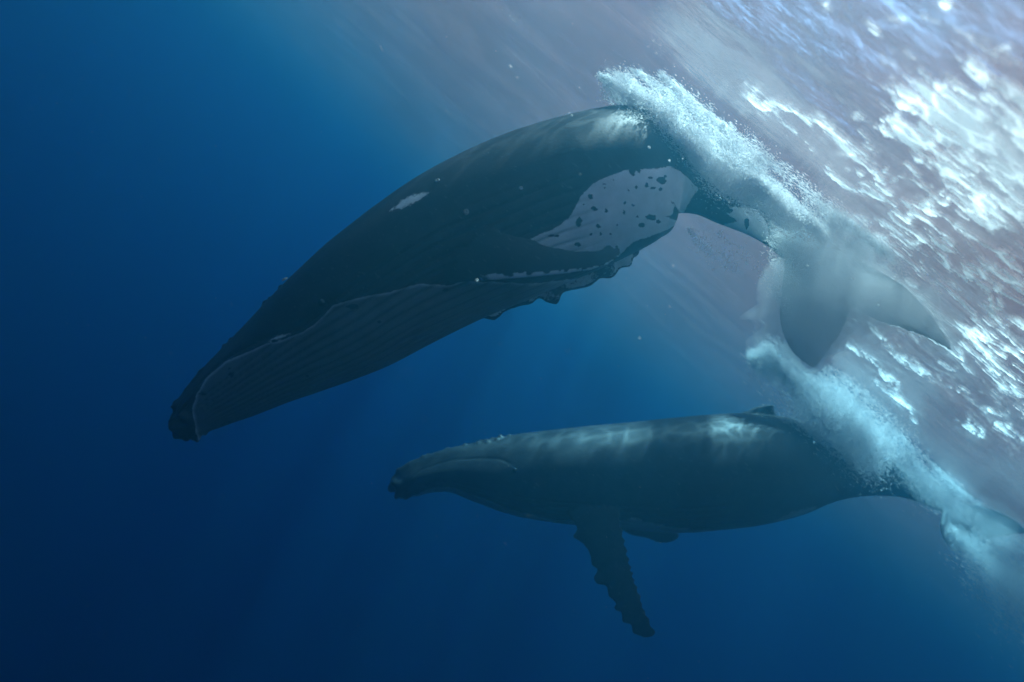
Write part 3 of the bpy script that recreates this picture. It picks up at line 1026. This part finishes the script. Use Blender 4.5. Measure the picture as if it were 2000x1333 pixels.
def mist(label, dens, lobes):
    """clouds of bubbles too fine to see singly: nested uneven shells, each of even density, drawn out along the swim direction"""
    root = None
    for lev, (scale, dn, nm) in enumerate(((1.5, .45, 'bubble_mist'), (1.05, .9, 'denser_mist'), (.62, 2.2, 'mist_core'))):
        m, out, N, L = newmat('fine_bubble_mist')
        vs = N('VolumeScatter', i_Density=dens * dn, i_Anisotropy=.3)
        vs.inputs['Color'].default_value = (.997, .997, .997, 1)
        L(vs.outputs[0], out.inputs['Volume'])
        V, Q, off = [], [], 0
        n, k = 40, 26
        for pts, rad in lobes:
            c = spline(pts, n)
            t = np.linspace(0, 1, n)
            r = scale * np.interp(t, np.linspace(0, 1, len(rad)), rad) * np.sqrt(np.clip(1 - (2 * t - 1)**4, 0, 1)) + .3
            a = np.linspace(0, 2 * np.pi, k, endpoint=False)
            tn = nrm(np.gradient(c[:, :2], axis=0))
            sd = rng.random() * 90
            rr = r[:, None] * (.45 + 1.1 * fbm(t[:, None] * 10 + sd, np.cos(a)[None] * 1.8 + np.sin(a)[None] * .9 + sd, 3))
            px = c[:, :1] - tn[:, 1:] * rr * np.cos(a)
            py = c[:, 1:2] + tn[:, :1] * rr * np.cos(a)
            p = at(px, py, c[:, 2:] + rr * np.sin(a) * c[:, 2:] / FPX * .8)
            i, j = np.meshgrid(np.arange(n - 1), np.arange(k), indexing='ij')
            j2 = (j + 1) % k
            q = np.stack([i * k + j, i * k + j2, (i + 1) * k + j2, (i + 1) * k + j], -1).reshape(-1, 4)
            v = np.concatenate([p.reshape(-1, 3), [p[0].mean(0)], [p[-1].mean(0)]])
            jj = np.arange(k)
            fs = [tuple(f) for f in (q + off).tolist()]
            fs += [(off + int(x), off + int(y), off + n * k) for x, y in zip((jj + 1) % k, jj)]
            fs += [(off + (n - 1) * k + int(x), off + (n - 1) * k + int(y), off + n * k + 1) for x, y in zip(jj, (jj + 1) % k)]
            V.append(v)
            Q += fs
            off += len(v)
        me = bpy.data.meshes.new('tmp')
        me.from_pydata(np.concatenate(V).tolist(), [], Q)
        import bmesh
        bm = bmesh.new()
        bm.from_mesh(me)
        bmesh.ops.recalc_face_normals(bm, faces=bm.faces)
        bm.to_mesh(me)
        bm.free()
        o = bpy.data.objects.new('tmp', me)
        COL.objects.link(o)
        md = o.modifiers.new('r', 'REMESH')
        md.mode = 'VOXEL'
        md.voxel_size = .05
        res = bpy.data.meshes.new_from_object(o.evaluated_get(bpy.context.evaluated_depsgraph_get()))
        bpy.data.objects.remove(o)
        res.name = nm
        x = np.empty(len(res.vertices) * 3, np.float32)
        res.vertices.foreach_get('co', x)
        x = x.reshape(-1, 3)
        x[:, 2] = np.minimum(x[:, 2], -.06 + .02 * np.minimum(0, -x[:, 2]) - .0)
        res.vertices.foreach_set('co', x.ravel())
        res.materials.clear()
        if root is None:
            root = link(nm, res, m, kind='stuff', label=label, category='bubbles')
        else:
            link(nm, res, m, root, kind='stuff')


mist('dense white bubble mist in the plume over the nearer whale back', .8 * MIST, [
    ([(1206, 176, 10.2), (1240, 198, 10.1), (1300, 240, 9.85), (1420, 328, 9.75), (1560, 425, 9.85)], (4, 18, 28, 26, 14)),
    ([(1250, 205, 9.9), (1330, 268, 9.65), (1400, 318, 9.65), (1480, 372, 9.7)], (10, 30, 26, 10)),
])
mist('added white bubble haze making the bright glow under the churned foam at the right', .34 * MIST, [  # mist volume added to give a soft white glow
    ([(1830, 190, 5.7), (1900, 250, 5.5), (1990, 330, 5.4), (2120, 430, 5.4)], (40, 80, 105, 90)),
])
mist('thin pale bubble mist around the nearer whale tail stock and flukes', .78 * MIST, [
    ([(1500, 430, 9.9), (1570, 480, 9.7), (1640, 520, 9.6), (1720, 570, 9.6)], (22, 46, 56, 34)),
    ([(1540, 490, 9.7), (1600, 540, 9.5), (1680, 590, 9.4), (1760, 640, 9.4)], (34, 62, 66, 40)),
    ([(1600, 520, 9.5), (1700, 570, 9.3), (1800, 620, 9.3), (1880, 690, 9.4)], (34, 50, 50, 34)),
    ([(1520, 500, 10.0), (1545, 570, 10.0), (1570, 640, 10.1), (1600, 730, 10.3)], (40, 62, 66, 40)),
    ([(1560, 520, 9.8), (1590, 600, 9.8), (1620, 700, 10.0)], (50, 80, 60)),
])
mist('white bubble mist pouring over the farther whale tail stock', .16 * MIST, [
    ([(1540, 740, 16.6), (1610, 795, 16.4), (1680, 860, 16.1), (1730, 895, 16.1)], (9, 27, 36, 18)),
    ([(1580, 800, 16.1), (1640, 840, 15.9), (1700, 880, 15.9)], (14, 36, 22)),
])
mist('faint bubble mist drifting off the farther whale flukes', .22 * MIST, [
    ([(1740, 900, 16.0), (1820, 960, 15.7), (1900, 1010, 15.3), (2010, 1080, 15.0)], (14, 28, 34, 40)),
    ([(1850, 1038, 15.6), (1920, 1090, 15.3), (2040, 1185, 15.2)], (8, 30, 40)),
])
specks = [(745, 95, 7, .010, 9), (997, 130, 7, .014, 1.8), (1010, 152, 7, .009, 2), (1112, 221, 8, .016, 1.6), (1117, 226, 8, .010, 1.6), (1132, 172, 8, .009, 1.5),
          (872, 73, 8, .007, 2), (968, 100, 8, .007, 2), (1276, 80, 7, .014, 2.2), (1290, 88, 7, .012, 2.2), (1281, 104, 7, .018, 1.5), (1265, 92, 7, .010, 2), (1300, 60, 7, .010, 1.8),
          (1665, 545, 8, .018, 1.8), (1578, 520, 8, .010, 1.8), (1716, 597, 8, .012, 1.7), (1250, 662, 7, .009, 3.5), (1308, 600, 7, .008, 2.5), (932, 548, 7, .018, 1.0), (1315, 520, 7, .009, 3),
          (1268, 289, 8.2, .025, 1.5), (1308, 315, 8.2, .020, 1.5), (1333, 311, 8.2, .020, 1.5)]
bubbles('drifting_bubbles', 'few single bubbles and flecks drifting in the open blue water', [
    ([(x - 1, y - 1, d), (x + 1, y + 1, d)], (0.1, .1), 14, (a * .45, a * .7), st, (.5, .86) if st > 3 else FLOW) for x, y, d, a, st in specks])

snow = []
for _ in range(420):
    d_ = 2.5 + 9 * rng.random()**.8
    x_, y_ = rng.uniform(-150, 2150), rng.uniform(-150, 1480)
    snow.append(([(x_ - .5, y_ - .5, d_), (x_ + .5, y_ + .5, d_)], (.05, .05), 6, (.0006 * d_ * .35, .0016 * d_ * .35), 1.6, FLOW))
bubbles('drifting_specks', 'tiny pale specks of plankton scattered through the open water', snow, 'plankton')
